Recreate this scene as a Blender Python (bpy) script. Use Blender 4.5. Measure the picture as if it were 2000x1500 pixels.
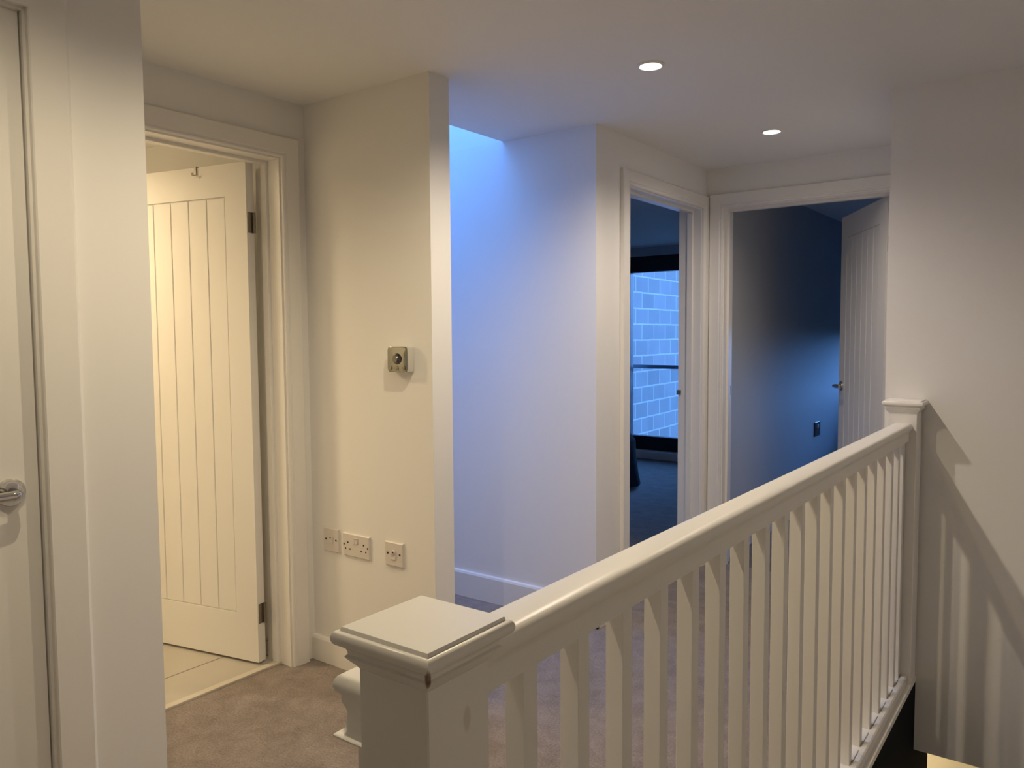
import bpy, bmesh, math
from mathutils import Vector, Matrix

for o in list(bpy.data.objects):
    bpy.data.objects.remove(o)
S = bpy.context.scene
COL = S.collection
H = 1.32                      # eye height above the landing carpet
CZ = 2.224                    # ceiling height

# ------------------------------------------------------------------ camera
yaw, pit, rol, F = -0.635782249, -0.0631623376, -0.00681658122, 1536.48553
cy, sy, cp, sp, cr, sr = math.cos(yaw), math.sin(yaw), math.cos(pit), math.sin(pit), math.cos(rol), math.sin(rol)
fw = Vector((sy * cp, cy * cp, sp))
r0 = Vector((cy, -sy, 0))
u0 = r0.cross(fw)
rt = cr * r0 + sr * u0
up = -sr * r0 + cr * u0
cam = bpy.data.cameras.new('camera')
cam.sensor_fit = 'HORIZONTAL'
cam.sensor_width = 36.0
cam.lens = F / 2000 * 36.0
cam.clip_start = 0.02
co = bpy.data.objects.new('camera', cam)
COL.objects.link(co)
M = Matrix((rt, up, -fw)).transposed().to_4x4()
M.translation = (0, 0, H)
co.matrix_world = M
S.camera = co

# ------------------------------------------------------------------ colour management
S.view_settings.view_transform = 'Standard'
S.view_settings.look = 'None'
S.view_settings.gamma = 1
S.view_settings.use_curve_mapping = False
S.view_settings.exposure = 0.15

# ------------------------------------------------------------------ sky (overcast daylight, blue against the tungsten balance)
W = bpy.data.worlds.new('sky')
S.world = W
W.use_nodes = True
nt = W.node_tree
nt.nodes.clear()
wo = nt.nodes.new('ShaderNodeOutputWorld')
bg = nt.nodes.new('ShaderNodeBackground')
tc = nt.nodes.new('ShaderNodeTexCoord')
sx = nt.nodes.new('ShaderNodeSeparateXYZ')
mr = nt.nodes.new('ShaderNodeMapRange')
mr.inputs[1].default_value, mr.inputs[2].default_value = -0.25, 1.0
cra = nt.nodes.new('ShaderNodeValToRGB')
SKY = 13.2
E_ = cra.color_ramp.elements
E_[0].position, E_[0].color = 0.17, (0.006, 0.012, 0.022, 1)      # ground and rooftops below the horizon
E_[1].position, E_[1].color = 1.0, (0.075, 0.25, 0.83, 1)
k_ = E_.new(0.24)
k_.color = (0.18, 0.45, 1.12, 1)
nt.links.new(tc.outputs['Generated'], sx.inputs[0])
nt.links.new(sx.outputs['Z'], mr.inputs[0])
nt.links.new(mr.outputs[0], cra.inputs[0])
nt.links.new(cra.outputs[0], bg.inputs[0])
bg.inputs[1].default_value = SKY
nt.links.new(bg.outputs[0], wo.inputs[0])


def portal(name, loc, rot, sxx, syy):
    L = bpy.data.lights.new(name, 'AREA')
    L.shape = 'RECTANGLE'
    L.size, L.size_y = sxx, syy
    L.cycles.is_portal = True
    o = bpy.data.objects.new(name, L)
    o.location, o.rotation_euler = loc, rot
    COL.objects.link(o)


PI = math.pi
portal('daylight_skylight', (-2.88, 2.585, 3.38), (0, 0, 0), 1.2, 0.82)
portal('daylight_patio_window', (-3.28, 7.72, 1.1), (-PI / 2, 0, 0), 1.6, 2.0)
portal('daylight_far_window', (-0.695, 7.72, 1.09), (-PI / 2, 0, 0), 1.89, 0.58)


# ceiling lamps: the lit part of each downlight
def spot(name, loc, power, col, size=155, blend=0.75, rad=0.014):
    L = bpy.data.lights.new(name, 'SPOT')
    L.energy, L.color = power, col
    L.spot_size, L.spot_blend = math.radians(size), blend
    L.shadow_soft_size = rad
    o = bpy.data.objects.new(name, L)
    o.location = loc
    COL.objects.link(o)
    return o


WARM = (1.0, 0.825, 0.55)
MID = (1.0, 0.86, 0.72)
LAMPS = [((-1.10, 0.58), 21, WARM), ((-1.25, 1.54), 26, WARM), ((-1.232, 2.47), 28, MID), ((-1.193, 3.596), 16, MID)]
for (x, y), p, c in LAMPS:
    spot('downlight_lamp', (x, y, CZ - 0.03), p, c)
spot('bathroom_lamp', (-3.55, 1.15, CZ - 0.03), 90, (1.0, 0.76, 0.44), 170, rad=0.14)
spot('hall_lamp', (-0.95, 3.80, -0.32), 22, (1.0, 0.80, 0.50), 165, rad=0.05)


# ------------------------------------------------------------------ materials
def mat(name, col, rough=0.5, metal=0.0, bump=None, var=None, spec=0.5):
    m = bpy.data.materials.new(name)
    m.use_nodes = True
    n, l = m.node_tree.nodes, m.node_tree.links
    b = n['Principled BSDF']
    b.inputs['Base Color'].default_value = (*col, 1)
    b.inputs['Roughness'].default_value = rough
    b.inputs['Metallic'].default_value = metal
    b.inputs['Specular IOR Level'].default_value = spec
    g = n.new('ShaderNodeNewGeometry')
    if var:
        sc, amt = var
        t = n.new('ShaderNodeTexNoise')
        t.inputs['Scale'].default_value = sc
        t.inputs['Detail'].default_value = 6
        l.new(g.outputs['Position'], t.inputs['Vector'])
        mx = n.new('ShaderNodeMix')
        mx.data_type = 'RGBA'
        mx.inputs[6].default_value = (*[c * (1 - amt) for c in col], 1)
        mx.inputs[7].default_value = (*[min(1, c * (1 + amt)) for c in col], 1)
        l.new(t.outputs['Fac'], mx.inputs[0])
        l.new(mx.outputs[2], b.inputs['Base Color'])
    if bump:
        sc, st, dist = bump
        t = n.new('ShaderNodeTexNoise')
        t.inputs['Scale'].default_value = sc
        t.inputs['Detail'].default_value = 4
        l.new(g.outputs['Position'], t.inputs['Vector'])
        bp = n.new('ShaderNodeBump')
        bp.inputs['Strength'].default_value = st
        bp.inputs['Distance'].default_value = dist
        l.new(t.outputs['Fac'], bp.inputs['Height'])
        l.new(bp.outputs[0], b.inputs['Normal'])
    return m


PAINT = mat('wall_paint', (0.90, 0.885, 0.86), 0.65, bump=(220, 0.10, 0.001), var=(1.5, 0.015), spec=0.3)
CEIL = mat('ceiling_paint', (0.91, 0.905, 0.895), 0.8, spec=0.2, bump=(160, 0.08, 0.001))
WOOD = mat('white_gloss_paint', (0.88, 0.86, 0.825), 0.32, bump=(40, 0.05, 0.001), var=(9, 0.015))
DOORM = mat('white_door_paint', (0.88, 0.86, 0.825), 0.42, bump=(60, 0.04, 0.001))
PLASTIC = mat('white_plastic', (0.74, 0.69, 0.65), 0.35)
DARKHOLE = mat('dark_hole', (0.02, 0.016, 0.012), 0.6)
CHROME = mat('chrome', (0.62, 0.61, 0.59), 0.06, 1.0)
STEEL = mat('brushed_steel', (0.45, 0.43, 0.40), 0.28, 1.0, bump=(300, 0.1, 0.0005))
HINGE = mat('dull_steel', (0.30, 0.27, 0.23), 0.35, 1.0)
DARKNAVY = mat('dark_navy', (0.006, 0.008, 0.012), 0.8, var=(3, 0.1), spec=0.08)  # near-black navy tone for the stairwell side below the landing edge
FRAME = mat('dark_grey_aluminium', (0.012, 0.014, 0.022), 0.4)
DUVET = mat('dark_fabric', (0.004, 0.004, 0.006), 0.95, bump=(60, 0.5, 0.004), spec=0.05)
SHEET = mat('pale_fabric', (0.55, 0.55, 0.56), 0.9, bump=(60, 0.3, 0.004))
HALLP = mat('cream_hall_paint', (0.80, 0.75, 0.62), 0.65)
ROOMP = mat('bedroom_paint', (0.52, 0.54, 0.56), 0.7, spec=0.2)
RAILM = mat('grey_rail_steel', (0.08, 0.10, 0.12), 0.4, 0.6)


def carpet_mat(name='taupe_carpet', k=1.0):
    m = bpy.data.materials.new(name)
    m.use_nodes = True
    n, l = m.node_tree.nodes, m.node_tree.links
    b = n['Principled BSDF']
    b.inputs['Roughness'].default_value = 0.95
    b.inputs['Specular IOR Level'].default_value = 0.1
    b.inputs['Sheen Weight'].default_value = 0.15
    g = n.new('ShaderNodeNewGeometry')
    a = n.new('ShaderNodeTexNoise'); a.inputs['Scale'].default_value = 11.0; a.inputs['Detail'].default_value = 9; a.inputs['Roughness'].default_value = 0.68
    a.inputs['Distortion'].default_value = 0.5
    c = n.new('ShaderNodeTexNoise'); c.inputs['Scale'].default_value = 150.0; c.inputs['Detail'].default_value = 4; c.inputs['Roughness'].default_value = 0.7
    for t in (a, c):
        l.new(g.outputs['Position'], t.inputs['Vector'])
    r1 = n.new('ShaderNodeValToRGB')
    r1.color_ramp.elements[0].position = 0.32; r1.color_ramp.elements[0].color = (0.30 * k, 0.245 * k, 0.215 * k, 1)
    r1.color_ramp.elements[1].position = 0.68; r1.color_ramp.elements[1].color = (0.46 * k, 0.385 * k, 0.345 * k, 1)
    l.new(a.outputs['Fac'], r1.inputs[0])
    r2 = n.new('ShaderNodeValToRGB')
    r2.color_ramp.elements[0].position = 0.3; r2.color_ramp.elements[0].color = (0.50, 0.50, 0.51, 1)
    r2.color_ramp.elements[1].position = 0.7; r2.color_ramp.elements[1].color = (1, 1, 1, 1)
    l.new(c.outputs['Fac'], r2.inputs[0])
    mx = n.new('ShaderNodeMix'); mx.data_type = 'RGBA'; mx.blend_type = 'MULTIPLY'
    mx.inputs[0].default_value = 1
    l.new(r1.outputs[0], mx.inputs[6]); l.new(r2.outputs[0], mx.inputs[7])
    l.new(mx.outputs[2], b.inputs['Base Color'])
    bp = n.new('ShaderNodeBump'); bp.inputs['Strength'].default_value = 0.7; bp.inputs['Distance'].default_value = 0.006
    l.new(c.outputs['Fac'], bp.inputs['Height'])
    l.new(bp.outputs[0], b.inputs['Normal'])
    return m


def brick_mat(name, c1, c2, cm, bw, rh, mortar, map_rows, rough, off=0.5, bump=0.3):
    """tiles or blocks; map_rows gives (u axis vec, v axis vec, origin) in world space"""
    m = bpy.data.materials.new(name)
    m.use_nodes = True
    n, l = m.node_tree.nodes, m.node_tree.links
    b = n['Principled BSDF']
    b.inputs['Roughness'].default_value = rough
    g = n.new('ShaderNodeNewGeometry')
    U, V, O = map_rows
    sub = n.new('ShaderNodeVectorMath'); sub.operation = 'SUBTRACT'; sub.inputs[1].default_value = O
    l.new(g.outputs['Position'], sub.inputs[0])
    cb = n.new('ShaderNodeCombineXYZ')
    for k, A in enumerate((U, V)):
        d = n.new('ShaderNodeVectorMath'); d.operation = 'DOT_PRODUCT'; d.inputs[1].default_value = A
        l.new(sub.outputs[0], d.inputs[0]); l.new(d.outputs['Value'], cb.inputs[k])
    t = n.new('ShaderNodeTexBrick')
    t.offset = off
    t.inputs['Color1'].default_value = (*c1, 1)
    t.inputs['Color2'].default_value = (*c2, 1)
    t.inputs['Mortar'].default_value = (*cm, 1)
    t.inputs['Scale'].default_value = 1.0
    t.inputs['Mortar Size'].default_value = mortar
    t.inputs['Mortar Smooth'].default_value = 0.2
    t.inputs['Brick Width'].default_value = bw
    t.inputs['Row Height'].default_value = rh
    # uneven joints
    nz = n.new('ShaderNodeTexNoise'); nz.inputs['Scale'].default_value = 5.0; nz.inputs['Detail'].default_value = 5
    l.new(g.outputs['Position'], nz.inputs['Vector'])
    sc = n.new('ShaderNodeVectorMath'); sc.operation = 'SCALE'; sc.inputs['Scale'].default_value = mortar * 1.5
    l.new(nz.outputs['Color'], sc.inputs[0])
    ad = n.new('ShaderNodeVectorMath'); ad.operation = 'ADD'
    l.new(cb.outputs[0], ad.inputs[0]); l.new(sc.outputs[0], ad.inputs[1])
    l.new(ad.outputs[0], t.inputs['Vector'])
    n2 = n.new('ShaderNodeTexNoise'); n2.inputs['Scale'].default_value = 3.0; n2.inputs['Detail'].default_value = 8
    l.new(g.outputs['Position'], n2.inputs['Vector'])
    rr = n.new('ShaderNodeValToRGB')
    rr.color_ramp.elements[0].color = (0.8, 0.8, 0.8, 1); rr.color_ramp.elements[1].color = (1.15, 1.15, 1.15, 1)
    l.new(n2.outputs['Fac'], rr.inputs[0])
    mx = n.new('ShaderNodeMix'); mx.data_type = 'RGBA'; mx.blend_type = 'MULTIPLY'; mx.inputs[0].default_value = 1
    l.new(t.outputs['Color'], mx.inputs[6]); l.new(rr.outputs[0], mx.inputs[7])
    l.new(mx.outputs[2], b.inputs['Base Color'])
    bp = n.new('ShaderNodeBump'); bp.inputs['Strength'].default_value = bump; bp.inputs['Distance'].default_value = 0.004
    bp.invert = True
    l.new(t.outputs['Fac'], bp.inputs['Height'])
    l.new(bp.outputs[0], b.inputs['Normal'])
    return m


def glass_mat():
    m = bpy.data.materials.new('window_glass')
    m.use_nodes = True
    n, l = m.node_tree.nodes, m.node_tree.links
    n.remove(n['Principled BSDF'])
    tr = n.new('ShaderNodeBsdfTransparent'); tr.inputs[0].default_value = (0.96, 0.98, 0.98, 1)
    gl = n.new('ShaderNodeBsdfGlossy'); gl.inputs['Roughness'].default_value = 0.02
    fr = n.new('ShaderNodeFresnel'); fr.inputs[0].default_value = 1.3
    mx = n.new('ShaderNodeMixShader')
    l.new(fr.outputs[0], mx.inputs[0]); l.new(tr.outputs[0], mx.inputs[1]); l.new(gl.outputs[0], mx.inputs[2])
    l.new(mx.outputs[0], n['Material Output'].inputs[0])
    return m


def lens_mat(name, col, st):
    m = bpy.data.materials.new(name)
    m.use_nodes = True
    b = m.node_tree.nodes['Principled BSDF']
    b.inputs['Base Color'].default_value = (0.9, 0.9, 0.9, 1)
    b.inputs['Emission Color'].default_value = (*col, 1)
    b.inputs['Emission Strength'].default_value = st
    return m


def newel_mat():
    """white gloss with the brown wear marks the near post carries"""
    m = WOOD.copy()
    m.name = 'worn_white_gloss_paint'
    n, l = m.node_tree.nodes, m.node_tree.links
    b = n['Principled BSDF']
    old = b.inputs['Base Color'].links[0].from_socket
    g = n.new('ShaderNodeNewGeometry')
    prev = old
    for (c, r, s, col) in (((-0.507, 0.605, 0.925), (0.010, 0.007, 0.016), 0.25, (0.30, 0.17, 0.08)),):
        sub = n.new('ShaderNodeVectorMath'); sub.operation = 'SUBTRACT'; sub.inputs[1].default_value = c
        l.new(g.outputs['Position'], sub.inputs[0])
        dv = n.new('ShaderNodeVectorMath'); dv.operation = 'DIVIDE'; dv.inputs[1].default_value = r
        l.new(sub.outputs[0], dv.inputs[0])
        ln = n.new('ShaderNodeVectorMath'); ln.operation = 'LENGTH'
        l.new(dv.outputs[0], ln.inputs[0])
        mr = n.new('ShaderNodeMapRange'); mr.inputs[1].default_value = 0.6; mr.inputs[2].default_value = 1.0
        mr.inputs[3].default_value = s; mr.inputs[4].default_value = 0.0
        l.new(ln.outputs['Value'], mr.inputs[0])
        mx = n.new('ShaderNodeMix'); mx.data_type = 'RGBA'
        mx.inputs[7].default_value = (*col, 1)
        l.new(mr.outputs[0], mx.inputs[0]); l.new(prev, mx.inputs[6])
        prev = mx.outputs[2]
    # bare wood along the near corner of the cap, uneven edges
    nz = n.new('ShaderNodeTexNoise'); nz.inputs['Scale'].default_value = 120
    l.new(g.outputs['Position'], nz.inputs['Vector'])
    dt = n.new('ShaderNodeVectorMath'); dt.operation = 'DOT_PRODUCT'; dt.inputs[1].default_value = (1, 1, 0)
    l.new(g.outputs['Position'], dt.inputs[0])
    sz = n.new('ShaderNodeSeparateXYZ'); l.new(g.outputs['Position'], sz.inputs[0])

    def lin(sock, off, k):
        q = n.new('ShaderNodeMath'); q.operation = 'MULTIPLY_ADD'; q.inputs[1].default_value = k; q.inputs[2].default_value = -off * k
        l.new(sock, q.inputs[0])
        return q.outputs[0]
    cb = n.new('ShaderNodeCombineXYZ')
    l.new(lin(dt.outputs['Value'], 0.0392, 1 / 0.0050), cb.inputs[0])
    l.new(lin(sz.outputs['Z'], 0.9945, 1 / 0.0150), cb.inputs[1])
    l.new(lin(nz.outputs['Fac'], 0.4, 1.6), cb.inputs[2])
    ln = n.new('ShaderNodeVectorMath'); ln.operation = 'LENGTH'; l.new(cb.outputs[0], ln.inputs[0])
    mr = n.new('ShaderNodeMapRange'); mr.inputs[1].default_value = 0.7; mr.inputs[2].default_value = 1.0
    mr.inputs[3].default_value = 0.9; mr.inputs[4].default_value = 0.0
    l.new(ln.outputs['Value'], mr.inputs[0])
    mx = n.new('ShaderNodeMix'); mx.data_type = 'RGBA'; mx.inputs[7].default_value = (0.20, 0.10, 0.035, 1)
    l.new(mr.outputs[0], mx.inputs[0]); l.new(prev, mx.inputs[6])
    prev = mx.outputs[2]
    l.new(prev, b.inputs['Base Color'])
    return m


CARPET = carpet_mat()
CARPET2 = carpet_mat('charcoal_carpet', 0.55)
TILE = brick_mat('beige_floor_tile', (0.50, 0.46, 0.40), (0.54, 0.50, 0.43), (0.20, 0.18, 0.15), 0.80, 0.60, 0.004,
                 ((0, 1, 0), (1, 0, 0), (-3.434, 0.35, 0)), 0.35)
bdir = Vector((-0.07, 1, 0)).normalized()
BLOCK = brick_mat('pale_concrete_block', (0.105, 0.094, 0.090), (0.13, 0.115, 0.11), (0.22, 0.20, 0.195), 0.45, 0.226, 0.012,
                  (tuple(bdir), (0, 0, 1), (-5.06, 8.0, 0.105)), 0.9)
GLASS = glass_mat()
WORN = newel_mat()
LENS = [lens_mat('lamp_lens', (1.0, 0.93, 0.80), 14), lens_mat('lamp_lens', (1.0, 0.95, 0.86), 14)]


# ------------------------------------------------------------------ mesh helpers
def box(bm, x0, x1, y0, y1, z0, z1, bev=0.0, seg=2):
    b = bm if not bev else bmesh.new()
    vs = [b.verts.new(p) for p in ((x0, y0, z0), (x1, y0, z0), (x1, y1, z0), (x0, y1, z0),
                                   (x0, y0, z1), (x1, y0, z1), (x1, y1, z1), (x0, y1, z1))]
    for f in ((3, 2, 1, 0), (4, 5, 6, 7), (0, 1, 5, 4), (1, 2, 6, 5), (2, 3, 7, 6), (3, 0, 4, 7)):
        b.faces.new([vs[i] for i in f])
    if bev:
        bmesh.ops.bevel(b, geom=b.edges[:], offset=bev, segments=seg, affect='EDGES', profile=0.5)
        merge(bm, b)


def merge(bm, b):
    me = bpy.data.meshes.new('t')
    b.to_mesh(me); b.free()
    bm.from_mesh(me)
    bpy.data.meshes.remove(me)


def rings(bm, loops, closed_ends=True):
    """skin a list of vertex loops of equal length"""
    vl = [[bm.verts.new(p) for p in lp] for lp in loops]
    n = len(vl[0])
    for a, b in zip(vl, vl[1:]):
        for i in range(n):
            j = (i + 1) % n
            bm.faces.new((a[i], a[j], b[j], b[i]))
    if closed_ends:
        bm.faces.new(list(reversed(vl[0])))
        bm.faces.new(vl[-1])


def lathe(bm, prof, org, axis, seg=32):
    """prof: list of (radius, distance along axis)"""
    ax = Vector(axis).normalized()
    t = Vector((0, 0, 1)) if abs(ax.z) < 0.9 else Vector((1, 0, 0))
    e1 = ax.cross(t).normalized(); e2 = ax.cross(e1)
    O = Vector(org)
    rings(bm, [[O + ax * d + (e1 * math.cos(2 * PI * k / seg) + e2 * math.sin(2 * PI * k / seg)) * max(r, 1e-5)
                for k in range(seg)] for r, d in prof])


def tube(bm, pts, rad, seg=14, flat=1.0):
    pts = [Vector(p) for p in pts]
    loops = []
    e1 = None
    for i, p in enumerate(pts):
        a = pts[max(i - 1, 0)]; b = pts[min(i + 1, len(pts) - 1)]
        d = (b - a).normalized()
        if e1 is None:
            t = Vector((0, 0, 1)) if abs(d.z) < 0.9 else Vector((1, 0, 0))
            e1 = d.cross(t).normalized()
        e1 = (e1 - d * e1.dot(d)).normalized()
        e2 = d.cross(e1)
        r = rad[i] if isinstance(rad, (list, tuple)) else rad
        loops.append([p + e1 * math.cos(2 * PI * k / seg) * r * flat + e2 * math.sin(2 * PI * k / seg) * r for k in range(seg)])
    rings(bm, loops)


def build(name, bm, m, parent=None, smooth=False, angle=35):
    bmesh.ops.recalc_face_normals(bm, faces=bm.faces[:])
    me = bpy.data.meshes.new(name)
    bm.to_mesh(me); bm.free()
    me.materials.append(m)
    if smooth:
        for p in me.polygons:
            p.use_smooth = True
        me.set_sharp_from_angle(angle=math.radians(angle))
    o = bpy.data.objects.new(name, me)
    COL.objects.link(o)
    if parent:
        o.parent = parent
    return o


def NB():
    return bmesh.new()


def empty(name, loc=(0, 0, 0), rz=0.0):
    o = bpy.data.objects.new(name, None)
    o.empty_display_size = 0.1
    o.location = loc
    o.rotation_euler = (0, 0, rz)
    COL.objects.link(o)
    return o


def tag(o, label=None, cat=None, group=None, kind=None):
    for k, v in (('label', label), ('category', cat), ('group', group), ('kind', kind)):
        if v:
            o[k] = v
    return o


def struct(name, boxes, m, label, cat, bev=0.0):
    bm = NB()
    for b in boxes:
        box(bm, *b, bev=bev)
    return tag(build(name, bm, m), label, cat, kind='structure')


# ------------------------------------------------------------------ the setting
XL, XR1, XN, XD = -1.80, -2.535, -1.868, -1.758      # near left wall, recess wall, nib end, bedroom door wall
YN0, YN1, YB, YD, YR = 2.06, 2.166, 3.007, 4.228, 3.269
FX = -0.520                                            # landing edge over the stairwell

D0 = (-0.085, 0.750, 2.0)
D1 = (1.095, 1.943, 2.003)
D2 = (3.297, 4.154, 2.004)
D3 = (-1.662, -0.815, 2.008)
e = 0.015

struct('floor', [(-6.3, XD - 0.065, 0.5, YB + 0.05, -0.25, 0), (XD - 0.065, FX, 0.5, YD + 0.065, -0.25, 0), (-1.95, 0.75, -1.3, 0.5, -0.25, 0)],
       CARPET, 'worn taupe carpet covering the landing', 'floor')
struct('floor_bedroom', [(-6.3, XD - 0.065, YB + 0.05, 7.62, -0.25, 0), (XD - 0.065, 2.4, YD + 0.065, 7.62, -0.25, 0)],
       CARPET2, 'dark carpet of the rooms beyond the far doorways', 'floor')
struct('floor_bathroom', [(-4.7, -2.626, 0.25, YN0, -0.05, 0.004)], TILE, 'beige tiles on the floor behind the bathroom door', 'floor')
struct('trim_threshold', [(-2.626, -2.594, D1[0], D1[1], -0.02, 0.008)], mat('pale_stone', (0.62, 0.57, 0.48), 0.4),
       'pale strip between bathroom tiles and landing carpet', 'threshold', bev=0.002)
struct('ceiling', [(-6.4, -3.5, -1.3, 7.9, CZ, CZ + 0.14), (-3.5, -2.265, -1.3, YN1, CZ, CZ + 0.14),
                   (-3.5, -2.265, YB, 7.9, CZ, CZ + 0.14), (-2.265, 2.5, -1.3, 7.9, CZ, CZ + 0.14)],
       CEIL, 'white painted ceiling over the landing', 'ceiling')
struct('wall_skylight_shaft', [(-3.6, -3.5, YN1 - 0.1, YB + 0.1, CZ + 0.14, 3.42), (-2.265, -2.165, YN1 - 0.1, YB + 0.1, CZ + 0.14, 3.42),
                               (-3.5, -2.265, YN1 - 0.1, YN1, CZ + 0.14, 3.42), (-3.5, -2.265, YB, YB + 0.1, CZ + 0.14, 3.42)],
       PAINT, 'white sides of the skylight shaft above the alcove', 'wall')
struct('wall_left', [(XL - 0.13, XL, -1.3, D0[0] - e, 0, CZ), (XL - 0.13, XL, D0[1] + e, 1.0, 0, CZ),
                     (XL - 0.13, XL, D0[0] - e, D0[1] + e, D0[2] + e, CZ), (XR1 - 0.13, XL - 0.13, 0.9, 1.0, 0, CZ)],
       PAINT, 'white wall corner beside the door at far left', 'wall')
struct('wall_bathroom', [(XR1 - 0.13, XR1, 1.0, D1[0] - e, 0, CZ), (XR1 - 0.13, XR1, D1[1] + e, YN0, 0, CZ),
                         (XR1 - 0.13, XR1, D1[0] - e, D1[1] + e, D1[2] + e, CZ)],
       PAINT, 'cream wall over and beside the bathroom doorway', 'wall')
struct('wall_nib', [(-4.7, XN, YN0, YN1, 0, CZ)], PAINT, 'cream wall carrying the thermostat and sockets', 'wall')
struct('wall_alcove', [(-3.62, XD - 0.13, YB, YB + 0.1, 0, CZ), (XD - 0.13, XD, YB, D2[0] - e, 0, CZ), (-3.62, -3.5, YN1, YB, 0, CZ)],
       PAINT, 'wall lit blue by daylight behind the thermostat wall', 'wall')
struct('wall_bedroom', [(XD - 0.13, XD, D2[1] + e, YD + 0.13, 0, CZ), (XD - 0.13, XD, D2[0] - e, D2[1] + e, D2[2] + e, CZ)],
       PAINT, 'wall over the doorway that shows the patio window', 'wall')
struct('wall_end', [(XD, D3[0] - e, YD, YD + 0.13, 0, CZ), (D3[1] + e, -0.40, YD, YD + 0.13, 0, CZ),
                    (D3[0] - e, D3[1] + e, YD, YD + 0.13, D3[2] + e, CZ)],
       PAINT, 'wall over the doorway with the half-open door', 'wall')
struct('wall_right', [(-0.634, 0.75, YR, YR + 0.13, -0.284, CZ), (-0.634, -0.504, YR + 0.13, YD, 0, CZ)],
       PAINT, 'white wall right of the stairs with balustrade shadows', 'wall')
struct('wall_back', [(-2.0, 0.85, -1.4, -1.3, -2.7, CZ)], PAINT, 'wall at the near end of the landing', 'wall')
struct('wall_stair_side', [(0.65, 0.75, -1.3, YR, -2.7, CZ), (0.65, 0.75, YR, 4.3, -2.7, -0.2)], PAINT, 'wall along the far side of the stairs', 'wall')
struct('wall_bathroom_inner', [(-4.8, -4.7, 0.15, YN0 + 0.1, 0, CZ), (-4.8, XR1 - 0.13, 0.15, 0.25, 0, CZ), (XR1 - 0.13, XR1, 0.15, 0.9, 0, CZ)],
       PAINT, 'inner walls of the bathroom', 'wall')
struct('wall_apron', [(FX - 0.1, -0.505, 0.5, 3.61, -2.65, -0.012)], DARKNAVY, 'dark navy stairwell side under the landing edge', 'wall')
struct('wall_hall', [(-3.1, 0.75, 4.2, 4.3, -2.7, -0.25), (-3.1, -3.0, 3.5, 4.3, -2.7, -0.25), (-3.1, FX - 0.1, 3.51, 3.61, -2.65, -0.25),
                     (FX - 0.1, 0.75, YR + 0.13, 4.2, -0.284, -0.25)],
       HALLP, 'lit cream wall of the floor below', 'wall')
struct('floor_hall', [(-3.1, 0.75, -1.3, 4.3, -2.75, -2.6)], CARPET, 'carpet of the floor below', 'floor')
bx = []
for k in range(12):
    bx.append((-0.505, 0.65, 0.5 + 0.225 * k, 0.5 + 0.225 * (k + 1), -0.2 * (k + 1) - 0.28, -0.2 * (k + 1)))
struct('trim_stairs', bx, CARPET, 'carpeted stair flight going down beside the balustrade', 'stairs')

# bedrooms
PW = (-4.045, -2.50, 0.083, 2.131)        # patio window opening x0,x1,z0,z1
FWN = (-1.64, 0.25, 0.80, 1.38)         # window of the far room
struct('wall_facade', [(-6.4, PW[0], 7.55, 7.70, 0, CZ), (PW[0], PW[1], 7.55, 7.70, PW[3], CZ), (PW[0], PW[1], 7.55, 7.70, 0, PW[2]),
                       (PW[1], FWN[0], 7.55, 7.70, 0, CZ), (FWN[0], FWN[1], 7.55, 7.70, 0, FWN[2]), (FWN[0], FWN[1], 7.55, 7.70, FWN[3], CZ),
                       (FWN[1], 2.5, 7.55, 7.70, 0, CZ)],
       ROOMP, 'bedroom wall around the patio window', 'wall')
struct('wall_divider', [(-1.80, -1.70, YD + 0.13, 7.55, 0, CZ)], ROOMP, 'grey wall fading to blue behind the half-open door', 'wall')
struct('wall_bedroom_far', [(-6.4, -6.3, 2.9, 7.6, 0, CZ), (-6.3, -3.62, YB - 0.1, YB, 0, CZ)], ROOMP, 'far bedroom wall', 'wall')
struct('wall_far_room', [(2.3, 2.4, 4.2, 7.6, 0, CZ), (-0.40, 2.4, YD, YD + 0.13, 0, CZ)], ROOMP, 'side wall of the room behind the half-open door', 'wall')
struct('trim_sill', [(PW[0] - 0.1, PW[1] + 0.1, 7.46, 7.55, 0, 0.083)], WOOD, 'white step below the patio window', 'sill', bev=0.004)


# baseboards
def baseboard(name, runs, h, label):
    """runs: (axis, const, a0, a1, direction of the room)"""
    bm = NB()
    for ax, c, a0, a1, s in runs:
        t = 0.016
        prof = [(0, 0), (t, 0), (t, h - 0.012), (t - 0.004, h - 0.003), (t - 0.008, h), (0, h)]
        loops = []
        for a in (a0, a1):
            loops.append([((a, c + s * d, z) if ax == 'x' else (c + s * d, a, z)) for d, z in prof])
        rings(bm, loops)
    return tag(build(name, bm, WOOD), label, 'baseboard', kind='structure')


baseboard('baseboard_nib', [('x', YN0, XR1, XN + 0.016, -1), ('y', XN, YN0 - 0.016, YN1 + 0.016, 1), ('x', YN1, XN + 0.016, -3.5, 1)], 0.103,
          'low white baseboard under the sockets')
baseboard('baseboard_alcove', [('x', YB, -3.5, XD + 0.016, -1), ('y', XD, YB - 0.016, D2[0] - 0.08, 1)], 0.13, 'white baseboard catching blue daylight')
baseboard('baseboard_left', [('y', XL, D0[1] + 0.085, 1.016, 1), ('x', 1.0, XL, XR1, 1), ('y', XR1, 1.0, D1[0] - 0.08, 1)], 0.103, 'white baseboard at the near left corner')
baseboard('baseboard_bedroom', [('x', 7.55, -6.3, PW[0] - 0.1, -1), ('y', -1.70, YD + 0.13, 7.55, 1), ('y', -1.80, YD + 0.13, 7.55, -1)], 0.12, 'white baseboard in the bedrooms')


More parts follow.
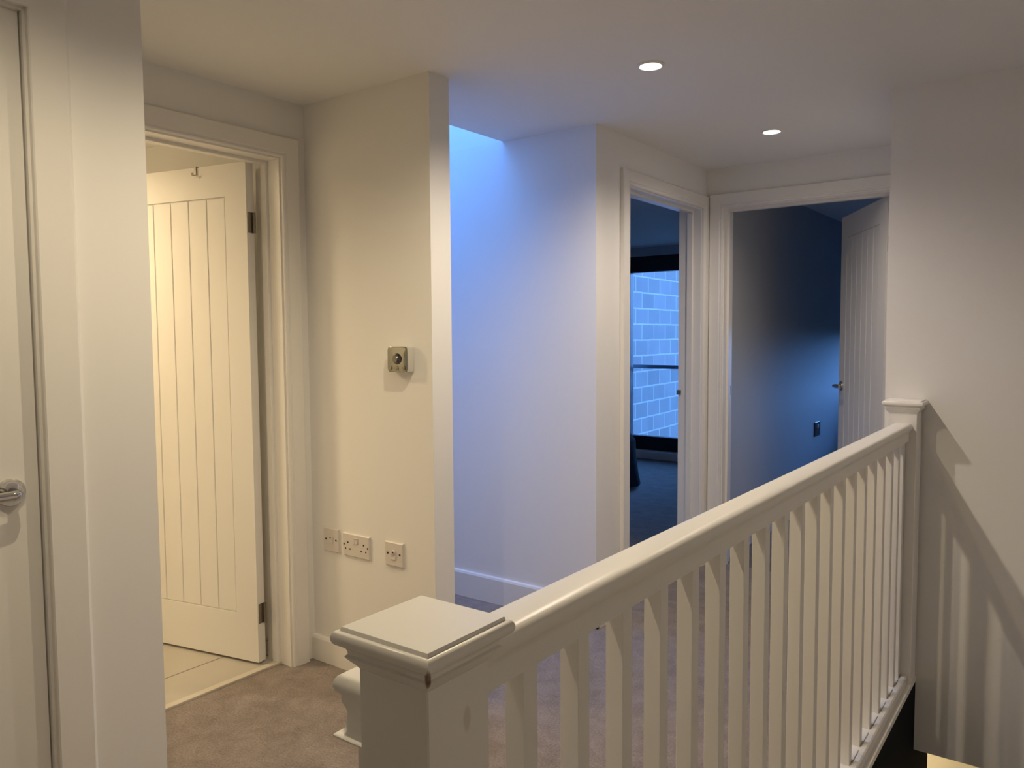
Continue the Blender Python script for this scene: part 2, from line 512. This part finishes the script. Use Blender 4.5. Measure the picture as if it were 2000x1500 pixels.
# ------------------------------------------------------------------ doors
def uframe(bm, face, a0, a1, h, prof):
    """sweep a closed profile (offset outward, depth towards the room) up, over and down an opening"""
    ax, c, s = face
    loops = []
    for o_, d in prof:
        pts = [(a0 - o_, 0.0), (a0 - o_, h + o_), (a1 + o_, h + o_), (a1 + o_, 0.0)]
        loops.append([((c + s * d, a, z) if ax == 'x' else (a, c + s * d, z)) for a, z in pts])
    vl = [[bm.verts.new(p) for p in lp] for lp in loops]
    n = len(vl)
    for i in range(n):
        j = (i + 1) % n
        for k in range(3):
            bm.faces.new((vl[i][k], vl[i][k + 1], vl[j][k + 1], vl[j][k]))
    bm.faces.new([v[0] for v in vl])
    bm.faces.new([v[3] for v in reversed(vl)])


def door_frame(root, face, D, aw, depth, stop_at, plain=False):
    a0, a1, h = D
    bm = NB()
    uframe(bm, face, a0, a1, h, [(0, 0), (0, 0.012), (0.003, 0.014), (aw - 0.010, 0.014), (aw - 0.002, 0.006), (aw, 0.003), (aw, 0)] if plain else [(0, 0), (0, 0.011), (0.003, 0.015), (0.008, 0.016), (0.011, 0.013), (0.015, 0.013),
                                 (0.019, 0.018), (aw - 0.004, 0.018), (aw, 0.014), (aw, 0)])
    build('architrave', bm, WOOD, root)
    bm = NB()
    uframe(bm, face, a0, a1, h, [(-0.006, -depth), (-0.006, 0.0), (0.0145, 0.0), (0.0145, -depth)])
    build('lining', bm, WOOD, root)
    bm = NB()
    uframe(bm, face, a0, a1, h, [(-0.018, -stop_at - 0.032), (-0.018, -stop_at - 0.002), (-0.016, -stop_at), (-0.0061, -stop_at), (-0.0061, -stop_at - 0.032)])
    build('door_stop', bm, WOOD, root)


def lever(parent, org, nrm, along, name='lever_handle'):
    """org on the leaf face, nrm out of the face, along = direction the lever points"""
    O, N, A = Vector(org), Vector(nrm), Vector(along)
    bm = NB()
    lathe(bm, [(0.0, 0.0), (0.029, 0.0), (0.029, 0.007), (0.027, 0.010), (0.012, 0.0105), (0.0105, 0.011), (0.0105, 0.042), (0.0, 0.042)], O, N, 32)
    pts, rad = [], []
    for k in range(7):
        t = k / 6 * PI / 2
        pts.append(O + N * (0.034 + 0.014 * math.sin(t)) + A * (0.014 * (1 - math.cos(t)))); rad.append(0.0108)
    for k in range(1, 7):
        pts.append(O + N * (0.048 + 0.003 * math.sin(k / 6 * PI)) + A * (0.014 + 0.018 * k)); rad.append(0.0108 - 0.0004 * k)
    tube(bm, pts, rad)
    return build(name, bm, CHROME, parent, smooth=True)


def leaf(root, w, z0, z1, hinge_side_first=True, t=0.040, name='leaf'):
    """local space: hinge line at x=0, leaf along +x, faces at y=0 (front, towards -y) and y=t"""
    pv = build(name, leaf_mesh(w, z0, z1, t), DOORM, root, smooth=False)
    return pv


def leaf_mesh(w, z0, z1, t):
    bm = NB()
    st, trl, brl, d = 0.108, 0.125, 0.19, 0.005
    box(bm, 0, w, d, t - d, z0, z1)
    for y0, y1 in ((0, d), (t - d, t)):
        box(bm, 0, st, y0, y1, z0, z1)
        box(bm, w - st, w, y0, y1, z0, z1)
        box(bm, st, w - st, y0, y1, z1 - trl, z1)
        box(bm, st, w - st, y0, y1, z0, z0 + brl)
        n = 6
        pw = (w - 2 * st) / n
        for k in range(n):
            gy0, gy1 = (y0 + 0.0015, y1 + 0.001) if y0 == 0 else (y0 - 0.001, y1 - 0.0015)
            g0, g1 = (0.003 if k == 0 else 0.0006), (0.003 if k == n - 1 else 0.0006)
            box(bm, st + pw * k + g0, st + pw * (k + 1) - g1, gy0, gy1, z0 + brl + 0.003, z1 - trl - 0.003, bev=0.0026, seg=1)
    return bm


def hinge(parent, z, x=-0.006, y=0.034, t=0.04):
    bm = NB()
    lathe(bm, [(0.0, 0), (0.0065, 0), (0.0065, 0.019), (0.0058, 0.0195), (0.0058, 0.0205), (0.0065, 0.021), (0.0065, 0.04),
               (0.0058, 0.0405), (0.0058, 0.0415), (0.0065, 0.042), (0.0065, 0.059), (0.0058, 0.0595), (0.0058, 0.0605), (0.0065, 0.061), (0.0065, 0.08), (0, 0.08)],
          (x, y, z - 0.04), (0, 0, 1), 16)
    box(bm, -0.0015, 0.0004, 0.006, 0.034, z - 0.04, z + 0.04)
    return build('hinge', bm, HINGE, parent, smooth=True)


# door 0: closed cupboard door at the far left of the picture (plane x = XL)
d = tag(empty('door_1'), 'closed white door at far left with chrome lever', 'door', kind='structure')
door_frame(d, ('x', XL, 1), D0, 0.084, 0.13, 0.054, True)
LW = D0[1] - D0[0] - 0.012 - 0.006


def placed_leaf(root, w, z0, z1, loc, rz):
    o = leaf(root, w, z0, z1)
    o.location = loc
    o.rotation_euler = (0, 0, rz)
    return o


# front face of the leaf (local -y) must look to +x: rotate local x -> world +y  (rz = 90deg), front -y -> +x
lf = placed_leaf(d, LW, 0.008, D0[2] + 0.003, (XL - 0.012, D0[0] + 0.009, 0), PI / 2)
lever(lf, (LW - 0.056, 0, 0.997), (0, -1, 0), (-1, 0, 0))
bm = NB(); box(bm, LW - 0.0005, LW + 0.006, 0.006, 0.024, 0.990, 1.012)
build('latch', bm, HINGE, lf)
bm = NB(); box(bm, XL - 0.050, XL - 0.004, D0[1] + 0.0042, D0[1] + 0.0062, 0.965, 1.03)
build('strike_plate', bm, HINGE, d)

# door 1: open bathroom door
d = tag(empty('door_2'), 'open grooved white door of the brightly lit bathroom', 'door', kind='structure')
door_frame(d, ('x', XR1, 1), D1, 0.078, 0.145, 0.068)
bm = NB()
for hz in (1.76, 0.21):
    box(bm, XR1 - 0.125, XR1 - 0.1005, D1[1] + 0.0042, D1[1] + 0.0062, hz - 0.04, hz + 0.04)
build('hinge_plate', bm, HINGE, d)
ang1 = math.radians(180 + 12.0)
lf = placed_leaf(d, 0.80, 0.014, D1[2] - 0.013, (-2.655, 1.906, 0), ang1)


hinge_zs = (1.76, 0.21)
for hz in hinge_zs:
    hg = hinge(lf, hz, -0.006, 0.006)
lever(lf, (0.738, 0.04, 1.0), (0, 1, 0), (-1, 0, 0))
lever(lf, (0.738, 0.0, 1.0), (0, -1, 0), (-1, 0, 0))

# door 2: bedroom doorway (its leaf stands open out of sight)
d = tag(empty('door_3'), 'narrow-looking white doorway showing the patio window', 'doorway', kind='structure')
door_frame(d, ('x', XD, 1), D2, 0.07, 0.13, 0.045)
bm = NB(); box(bm, XD - 0.128, XD - 0.100, D2[1] + 0.0022, D2[1] + 0.0063, 0.952, 1.022)
box(bm, XD - 0.136, XD - 0.112, D2[1] - 0.014, D2[1] + 0.005, 0.972, 0.998)
build('strike_plate', bm, HINGE, d)

# door 3: half-open door at the end
d = tag(empty('door_4'), 'half-open grooved white door in front of the dark blue room', 'door', kind='structure')
door_frame(d, ('y', YD, -1), D3, 0.075, 0.13, 0.045)
bm = NB(); box(bm, D3[0] + 0.0055, D3[0] + 0.008, YD + 0.09, YD + 0.112, 0.965, 1.02)
build('strike_plate', bm, HINGE, d)
hx, hy = -0.812, YD + 0.098
ang3 = math.atan2(4.945 - 4.27, -1.213 + 0.835)
lf = placed_leaf(d, 0.775, 0.010, D3[2] - 0.012, (hx, hy, 0), ang3)
lever(lf, (0.715, 0.04, 1.0), (0, 1, 0), (-1, 0, 0))
lever(lf, (0.715, 0.0, 1.0), (0, -1, 0), (-1, 0, 0))
for hz in (1.76, 0.21):
    hinge(lf, hz, -0.006, 0.006)

# small hook hanging over the top of the bathroom door
c1, s1 = math.cos(ang1), math.sin(ang1)


def onleaf1(x, y, z):
    return Vector((-2.655 + c1 * x - s1 * y, 1.906 + s1 * x + c1 * y, z))


bm = NB()
zt = D1[2] - 0.013
pts = [(-0.004, zt - 0.05), (-0.004, zt + 0.003), (0.044, zt + 0.003), (0.044, zt - 0.030), (0.058, zt - 0.034), (0.060, zt - 0.024)]
for (ya, za), (yb, zb) in zip(pts, pts[1:]):
    q = [onleaf1(x, y, z) for x in (0.249, 0.258) for y, z in ((ya, za), (yb, zb))]
    n_ = Vector((0, zb - za, -(yb - ya))).normalized() * 0.0012
    n_w = Vector((-s1 * n_.y, c1 * n_.y, n_.z))
    rings(bm, [[q[0] + n_w, q[1] + n_w, q[1] - n_w, q[0] - n_w], [q[2] + n_w, q[3] + n_w, q[3] - n_w, q[2] - n_w]])
tag(build('door_hook', bm, HINGE), 'small silver hook over the top of the bathroom door', 'hook')


# ------------------------------------------------------------------ patio window, far window, skylight
def window(name, x0, x1, z0, z1, y0, y1, bars, label, top=0.06, bot=0.06, side=0.035, mull=None):
    w = tag(empty(name), label, 'window', kind='structure')
    bm = NB()
    box(bm, x0, x1, y0, y1, z1 - top, z1, bev=0.003); box(bm, x0, x1, y0, y1, z0, z0 + bot, bev=0.003)
    box(bm, x0, x0 + side, y0, y1, z0 + bot, z1 - top, bev=0.003); box(bm, x1 - side, x1, y0, y1, z0 + bot, z1 - top, bev=0.003)
    if mull:
        box(bm, mull - 0.03, mull + 0.03, y0, y1, z0 + bot, z1 - top, bev=0.003)
    build('frame', bm, FRAME, w)
    ym = (y0 + y1) / 2
    xs = [x0 + side, x1 - side] if not mull else [x0 + side, mull - 0.03, mull + 0.03, x1 - side]
    for a, b in zip(xs[::2], xs[1::2]):
        bm = NB(); box(bm, a, b, ym - 0.003, ym + 0.003, z0 + bot, z1 - top)
        build('pane', bm, GLASS, w)
    return w


window('window_1', PW[0], PW[1], PW[2], PW[3], 7.56, 7.64, None, 'dark framed patio window facing a pale block wall', 0.166, 0.142, 0.046, -3.27)
window('window_2', FWN[0], FWN[1], FWN[2], FWN[3], 7.56, 7.64, None, 'window hidden behind the half-open door')
w = tag(empty('window_3'), 'skylight at the top of the shaft above the alcove', 'skylight', kind='structure')
bm = NB(); box(bm, -3.5, -2.265, YN1, YB, 3.395, 3.401)
build('pane', bm, GLASS, w)

# balcony rail outside
t = tag(empty('balcony_railing', (-3.3, 7.86, 0)), 'dark steel and glass balcony railing outside the patio window', 'railing')
bm = NB(); box(bm, -1.0, 0.9, -0.02, 0.02, 0.935, 0.975, bev=0.006)
build('handrail', bm, RAILM, t)
bm = NB(); box(bm, -1.0, 0.9, -0.006, 0.006, -0.02, 0.935)
build('glass_panel', bm, GLASS, t)
for xx in (-0.97, 0.87):
    bm = NB(); box(bm, xx - 0.02, xx + 0.02, -0.018, 0.018, -0.1, 0.934, bev=0.004)
    build('post', bm, RAILM, t)

# neighbour's block wall
bm = NB()
p0 = Vector((-5.06, 7.9, 0)); p1 = p0 + bdir * 7.0
nn = Vector((-bdir.y, bdir.x, 0)) * 0.25
rings(bm, [[p0 + Vector((0, 0, -3)), p1 + Vector((0, 0, -3)), p1 + nn + Vector((0, 0, -3)), p0 + nn + Vector((0, 0, -3))],
           [p0 + Vector((0, 0, 4.2)), p1 + Vector((0, 0, 4.2)), p1 + nn + Vector((0, 0, 4.2)), p0 + nn + Vector((0, 0, 4.2))]])
tag(build('block_wall', bm, BLOCK), 'pale concrete block wall outside the patio window', 'wall', kind='structure')

# bed whose dark cover shows at the doorway edge
t = tag(empty('bed', (-4.06, 5.43, 0)), 'bed corner with a dark cover just inside the bedroom doorway', 'bed')
bm = NB(); box(bm, -0.88, 0.84, -0.62, 0.60, 0.0, 0.26, bev=0.01)
build('base', bm, DUVET, t)
bm = NB(); box(bm, -0.88, 0.84, -0.62, 0.60, 0.26, 0.44, bev=0.03, seg=3)
build('mattress', bm, SHEET, t)
bm = NB()
NXs = 40
for k in range(1):
    lp = []
    prof = [(0.0, 0.47), (0.55, 0.475), (0.80, 0.472), (0.92, 0.455), (0.955, 0.40), (0.965, 0.25), (0.985, 0.10), (1.0, 0.03)]
    loops = []
    for s_, z_ in prof:
        ring = []
        for q in range(64):
            a = 2 * PI * q / 64
            ca, sa = math.cos(a), math.sin(a)
            m_ = (abs(ca) ** 12 + abs(sa) ** 12) ** (-1 / 12)
            rip = 1 + (0.018 * math.sin(q * 2.3) if z_ < 0.42 else 0) * (0.45 - z_) / 0.4
            ring.append((ca * m_ * s_ * 0.985 * rip, sa * m_ * s_ * 0.745 * rip, z_))
        loops.append(ring)
    loops[0] = [(x * 0 + math.cos(2 * PI * i / 64) * 0.01, math.sin(2 * PI * i / 64) * 0.01, 0.47) for i, (x, y, z) in enumerate(loops[0])]
    rings(bm, loops, False)
build('cover', bm, DUVET, t, smooth=True, angle=80)

# ------------------------------------------------------------------ balustrade
RXc = -0.552


def square_loft(bm, cx, cyy, prof):
    """prof: list of (half width, z)"""
    rings(bm, [[(cx - h, cyy - h, z), (cx + h, cyy - h, z), (cx + h, cyy + h, z), (cx - h, cyy + h, z)] for h, z in prof])


def cap_profile(zt):
    P = [(0.0480, zt - 0.045), (0.0500, zt - 0.042), (0.0555, zt - 0.036), (0.0580, zt - 0.033), (0.0585, zt - 0.0315), (0.0560, zt - 0.0295)]
    for k in range(6):                     # cove
        a = k / 5 * PI / 2
        P.append((0.0560 + 0.008 * (1 - math.cos(a)), zt - 0.0285 + 0.009 * math.sin(a)))
    for k in range(9):                     # round nose
        a = -PI / 2 + k / 8 * PI
        P.append((0.0630 + 0.0055 * math.cos(a), zt - 0.0115 + 0.0078 * math.sin(a)))
    P += [(0.0612, zt - 0.0042), (0.0605, zt - 0.0008), (0.0597, zt)]
    return P


def big_cap_profile(zt):
    P = [(0.0480, zt - 0.092), (0.0540, zt - 0.094), (0.0690, zt - 0.083), (0.0695, zt - 0.0805), (0.0680, zt - 0.0785), (0.0640, zt - 0.0770), (0.0600, zt - 0.0745)]
    for k in range(7):
        a = k / 6 * PI / 2
        P.append((0.0550 + 0.0035 * (1 - math.sin(a)) if k < 4 else 0.0550 + 0.0022 * (k - 3), zt - 0.071 + 0.0058 * k))
    for k in range(9):
        a = -PI / 2.6 + k / 8 * (PI / 2.6 + PI / 2)
        P.append((0.0560 + 0.013 * math.cos(a), zt - 0.0145 + 0.0145 * math.sin(a)))
    return P


bal = tag(empty('stair_balustrade', (0, 0, 0)), 'white wooden balustrade with square balusters along the stairwell', 'balustrade')
# newels
for (cx, cyy, zt, mm) in ((-0.555, 0.594, 1.020, WORN), (-0.553, 3.2085, 1.068, WOOD)):
    bm = NB(); box(bm, cx - 0.048, cx + 0.048, cyy - 0.048, cyy + 0.048, 0.0, zt - 0.044, bev=0.0015, seg=1)
    nw = build('newel_post', bm, mm, bal)
    bm = NB(); square_loft(bm, cx, cyy, cap_profile(zt))
    build('newel_cap', bm, mm, nw, smooth=True, angle=40)
# handrail
half = [(0.000, 0.9855), (0.014, 0.9853), (0.024, 0.9842), (0.0285, 0.9818), (0.0310, 0.9775), (0.0318, 0.972), (0.0313, 0.9660), (0.0295, 0.961),
        (0.0262, 0.9575), (0.0235, 0.9535), (0.0222, 0.948), (0.0222, 0.921)]
prof = [(RXc + x, z) for x, z in half] + [(RXc - x, z) for x, z in reversed(half[1:])]
bm = NB(); rings(bm, [[(x, y, z) for x, z in prof] for y in (0.640, 3.162)])
build('handrail', bm, WOOD, bal, smooth=True, angle=50)
# base rail with raised edges
bm = NB()
bp = [(-0.597, 0.010), (-0.517, 0.010), (-0.517, 0.040), (-0.521, 0.044), (-0.534, 0.044), (-0.536, 0.038), (-0.575, 0.038), (-0.577, 0.044), (-0.593, 0.044), (-0.597, 0.040)]
rings(bm, [[(x, y, z) for x, z in bp] for y in (0.6425, 3.160)])
build('base_rail', bm, WOOD, bal)
bm = NB(); box(bm, -0.606, -0.502, 0.6425, 3.266, -0.010, 0.0098, bev=0.002)
build('landing_nosing', bm, WOOD, bal)
# balusters
BY = [0.753, 0.8785, 1.003, 1.1275, 1.252, 1.377, 1.502, 1.628, 1.756, 1.884, 2.014, 2.142, 2.269, 2.400, 2.531, 2.664, 2.796, 2.925, 3.038, 3.128]
for i, y in enumerate(BY):
    if i == 0:
        bm = NB(); box(bm, -0.570, -0.541, 0, 0.029, 0.038, 0.9225, bev=0.0008, seg=1)
        b0 = build('baluster', bm, WOOD, bal)
        b0.location = (0, y, 0)
        bm = NB(); box(bm, -0.5745, -0.5365, 0.0295, 0.0955, 0.038, 0.0462, bev=0.0008, seg=1)
        f0 = build('spacer_fillet', bm, WOOD, bal); f0.location = (0, y, 0)
    else:
        b = b0.copy(); COL.objects.link(b); b.parent = bal; b.location = (0, y, 0)
        if i < len(BY) - 1:
            f_ = f0.copy(); COL.objects.link(f_); f_.parent = bal; f_.location = (0, y, 0)
            f_.scale = (1, (BY[i + 1] - y - 0.029) / 0.0965, 1)
            f_.location = (0, y + 0.029 - 0.0295 * f_.scale.y, 0)

# second, lower post just behind the near newel
t = tag(empty('newel_post', (-0.698, 0.718, 0)), 'lower white post with moulded cap behind the near newel', 'post')
bm = NB(); box(bm, -0.048, 0.048, -0.048, 0.048, 0.0, 0.80, bev=0.0015, seg=1)
build('post_shaft', bm, WOOD, t)
bm = NB(); square_loft(bm, 0, 0, big_cap_profile(0.890))
build('post_cap', bm, WOOD, t, smooth=True, angle=40)

# ------------------------------------------------------------------ thermostat and plates on the nib wall
t = tag(empty('thermostat', (-2.0035, YN0, 1.2325)), 'square chrome thermostat with a round knob on the cream wall', 'thermostat')
bm = NB(); box(bm, -0.050, 0.050, -0.034, 0.0, -0.047, 0.047, bev=0.006, seg=3)
build('housing', bm, mat('white_housing', (0.72, 0.70, 0.66), 0.4), t, smooth=True, angle=60)
bm = NB()
ring = []
for q in range(40):
    a = 2 * PI * q / 40
    ca, sa = math.cos(a), math.sin(a)
    m_ = (abs(ca) ** 9 + abs(sa) ** 9) ** (-1 / 9)
    ring.append((ca * m_, sa * m_))
lps = [[(x * 0.0485, -0.034, z * 0.0455) for x, z in ring], [(x * 0.0485, -0.0360, z * 0.0455) for x, z in ring]]
for q_ in (0.97, 0.93, 0.85, 0.75, 0.62, 0.48, 0.34, 0.2, 0.08, 0.02):
    lps.append([(x * 0.0485 * q_, -0.0366 - 0.0022 * (1 - q_ ** 2), z * 0.0455 * q_) for x, z in ring])
rings(bm, lps)
fp = build('face_plate', bm, mat('smoked_chrome', (0.27, 0.275, 0.245), 0.06, 1.0), t, smooth=True, angle=50)
bm = NB()
lathe(bm, [(0.0, 0.0), (0.020, 0.0), (0.020, 0.001), (0.0165, 0.003), (0.0145, 0.010), (0.012, 0.013), (0.0, 0.0132)], (0.002, -0.0388, 0.002), (0, -1, 0), 32)
build('knob', bm, mat('dark_chrome', (0.16, 0.155, 0.145), 0.15, 1.0), t, smooth=True)
for xx in (-0.032, 0.0, 0.033):
    bm = NB()
    lathe(bm, [(0.0, 0.0), (0.0075, 0.0), (0.0075, 0.0015), (0.006, 0.002), (0.0055, 0.0012), (0.0035, 0.0012), (0.003, 0.0022), (0.0, 0.0024)], (xx, -0.0375, -0.031), (0, -1, 0), 24)
    build('button', bm, HINGE, t, smooth=True)


def plate(name, x, z, w, h, label, cat, face=('y', YN0, -1), grp=None, pm=None):
    ax, c, s = face
    t = empty(name, (x, c, z) if ax == 'y' else (c, x, z), 0.0 if ax == 'y' else PI / 2)
    tag(t, label, cat, grp)
    bm = NB()
    a, b = w / 2, h / 2
    rings(bm, [[(-a, 0, -b), (a, 0, -b), (a, 0, b), (-a, 0, b)], [(-a, -0.006, -b), (a, -0.006, -b), (a, -0.006, b), (-a, -0.006, b)],
               [(-a + 0.003, -0.009, -b + 0.003), (a - 0.003, -0.009, -b + 0.003), (a - 0.003, -0.009, b - 0.003), (-a + 0.003, -0.009, b - 0.003)]])
    build('plate', bm, pm or PLASTIC, t)
    return t


def disc(name, parent, x, z, rr, m, y=-0.009, th=0.0008):
    bm = NB(); lathe(bm, [(0.0, 0.0), (rr, 0.0), (rr, th), (0.0, th)], (x, y, z), (0, -1, 0), 16)
    return build(name, bm, m, parent)


def outlet_single(name, x, z, w, h, label, cat):
    t = plate(name, x, z, w, h, label, cat)
    for sx_ in (-1, 1):
        disc('screw', t, sx_ * w * 0.335, 0.002, 0.0042, DARKHOLE)
    return t


t = outlet_single('phone_socket', -2.4135, 0.508, 0.088, 0.094, 'white square outlet plate nearest the bathroom door frame', 'socket')
bm = NB(); box(bm, -0.011, 0.013, -0.013, -0.0088, -0.012, 0.016, bev=0.0015)
b_ = build('module', bm, PLASTIC, t)
bm = NB(); box(bm, -0.003, 0.003, -0.0136, -0.0128, 0.008, 0.013)
build('port', bm, DARKHOLE, b_)
t = outlet_single('aerial_socket', -2.065, 0.5065, 0.093, 0.090, 'white square aerial outlet plate below the thermostat', 'socket')
bm = NB(); box(bm, -0.012, 0.012, -0.0125, -0.0088, -0.020, 0.008, bev=0.0015)
b_ = build('module', bm, PLASTIC, t)
bm = NB(); lathe(bm, [(0.0, 0.0), (0.0095, 0.0), (0.0095, 0.006), (0.006, 0.0075), (0.0045, 0.007), (0.004, 0.003), (0.0, 0.003)], (0.001, -0.009, 0.008), (0, -1, 0), 20)
build('coaxial_port', bm, PLASTIC, t, smooth=True)
disc('port_hole', t, 0.001, 0.008, 0.003, DARKHOLE, -0.0125, 0.0005)

t = plate('double_socket', -2.2705, 0.5055, 0.150, 0.089, 'white double power socket between the two square plates', 'socket')
for sx_ in (-1, 1):
    xo = sx_ * 0.044
    for (px, pz) in ((0.0, 0.009), (-0.0135, -0.016), (0.0115, -0.016)):
        disc('pin_hole', t, xo + px, pz, 0.0036 if pz > 0 else 0.0032, DARKHOLE)
    disc('screw', t, sx_ * 0.066, 0.0, 0.0036, DARKHOLE)
    bm = NB(); box(bm, sx_ * 0.0065 - 0.0055, sx_ * 0.0065 + 0.0055, -0.0135, -0.0088, 0.008, 0.032, bev=0.0012)
    sw = build('switch', bm, PLASTIC, t)
    bm = NB(); box(bm, sx_ * 0.0065 - 0.002, sx_ * 0.0065 + 0.002, -0.0139, -0.0134, 0.027, 0.029)
    build('switch_mark', bm, mat('red_mark', (0.25, 0.05, 0.04), 0.5), sw)

t = plate('double_socket', 6.27, 0.575, 0.146, 0.11, 'dim double socket on the dark blue wall beside the half-open door', 'socket', face=('x', -1.70, 1), pm=mat('dark_steel_plate', (0.10, 0.10, 0.11), 0.35, 0.7))
for sx_ in (-1, 1):
    bm = NB(); box(bm, sx_ * 0.0065 - 0.0055, sx_ * 0.0065 + 0.0055, -0.0135, -0.0088, 0.008, 0.032, bev=0.0012)
    build('switch', bm, PLASTIC, t)
    disc('pin_hole', t, sx_ * 0.044, 0.0, 0.006, DARKHOLE)

# ------------------------------------------------------------------ downlights
labels = ['recessed downlight over the near newel', 'recessed downlight just above the top edge of the picture',
          'larger lit ceiling downlight nearer the camera', 'smaller lit ceiling downlight before the end doorway']
dl = None
for i, ((x, y), p, c) in enumerate(LAMPS):
    if dl is None:
        dl = empty('downlight', (x, y, CZ))
        bm = NB(); lathe(bm, [(0.034, 0.0), (0.046, 0.0), (0.046, -0.003), (0.043, -0.006), (0.038, -0.006), (0.034, -0.001), (0.034, 0.0)], (0, 0, 0), (0, 0, 1), 40)
        rg = build('trim_ring', bm, WOOD, dl, smooth=True)
        bm = NB(); lathe(bm, [(0.0, -0.0005), (0.0335, -0.0005), (0.0335, -0.0035), (0.030, -0.0045), (0.0, -0.0055)], (0, 0, 0), (0, 0, 1), 32)
        ln = build('lamp', bm, LENS[0], dl, smooth=True)
        root = dl
    else:
        root = dl.copy(); COL.objects.link(root); root.location = (x, y, CZ)
        for ch in (rg, ln):
            q = ch.copy(); COL.objects.link(q); q.parent = root
    tag(root, labels[i], 'ceiling light', 'recessed ceiling downlights along the landing')
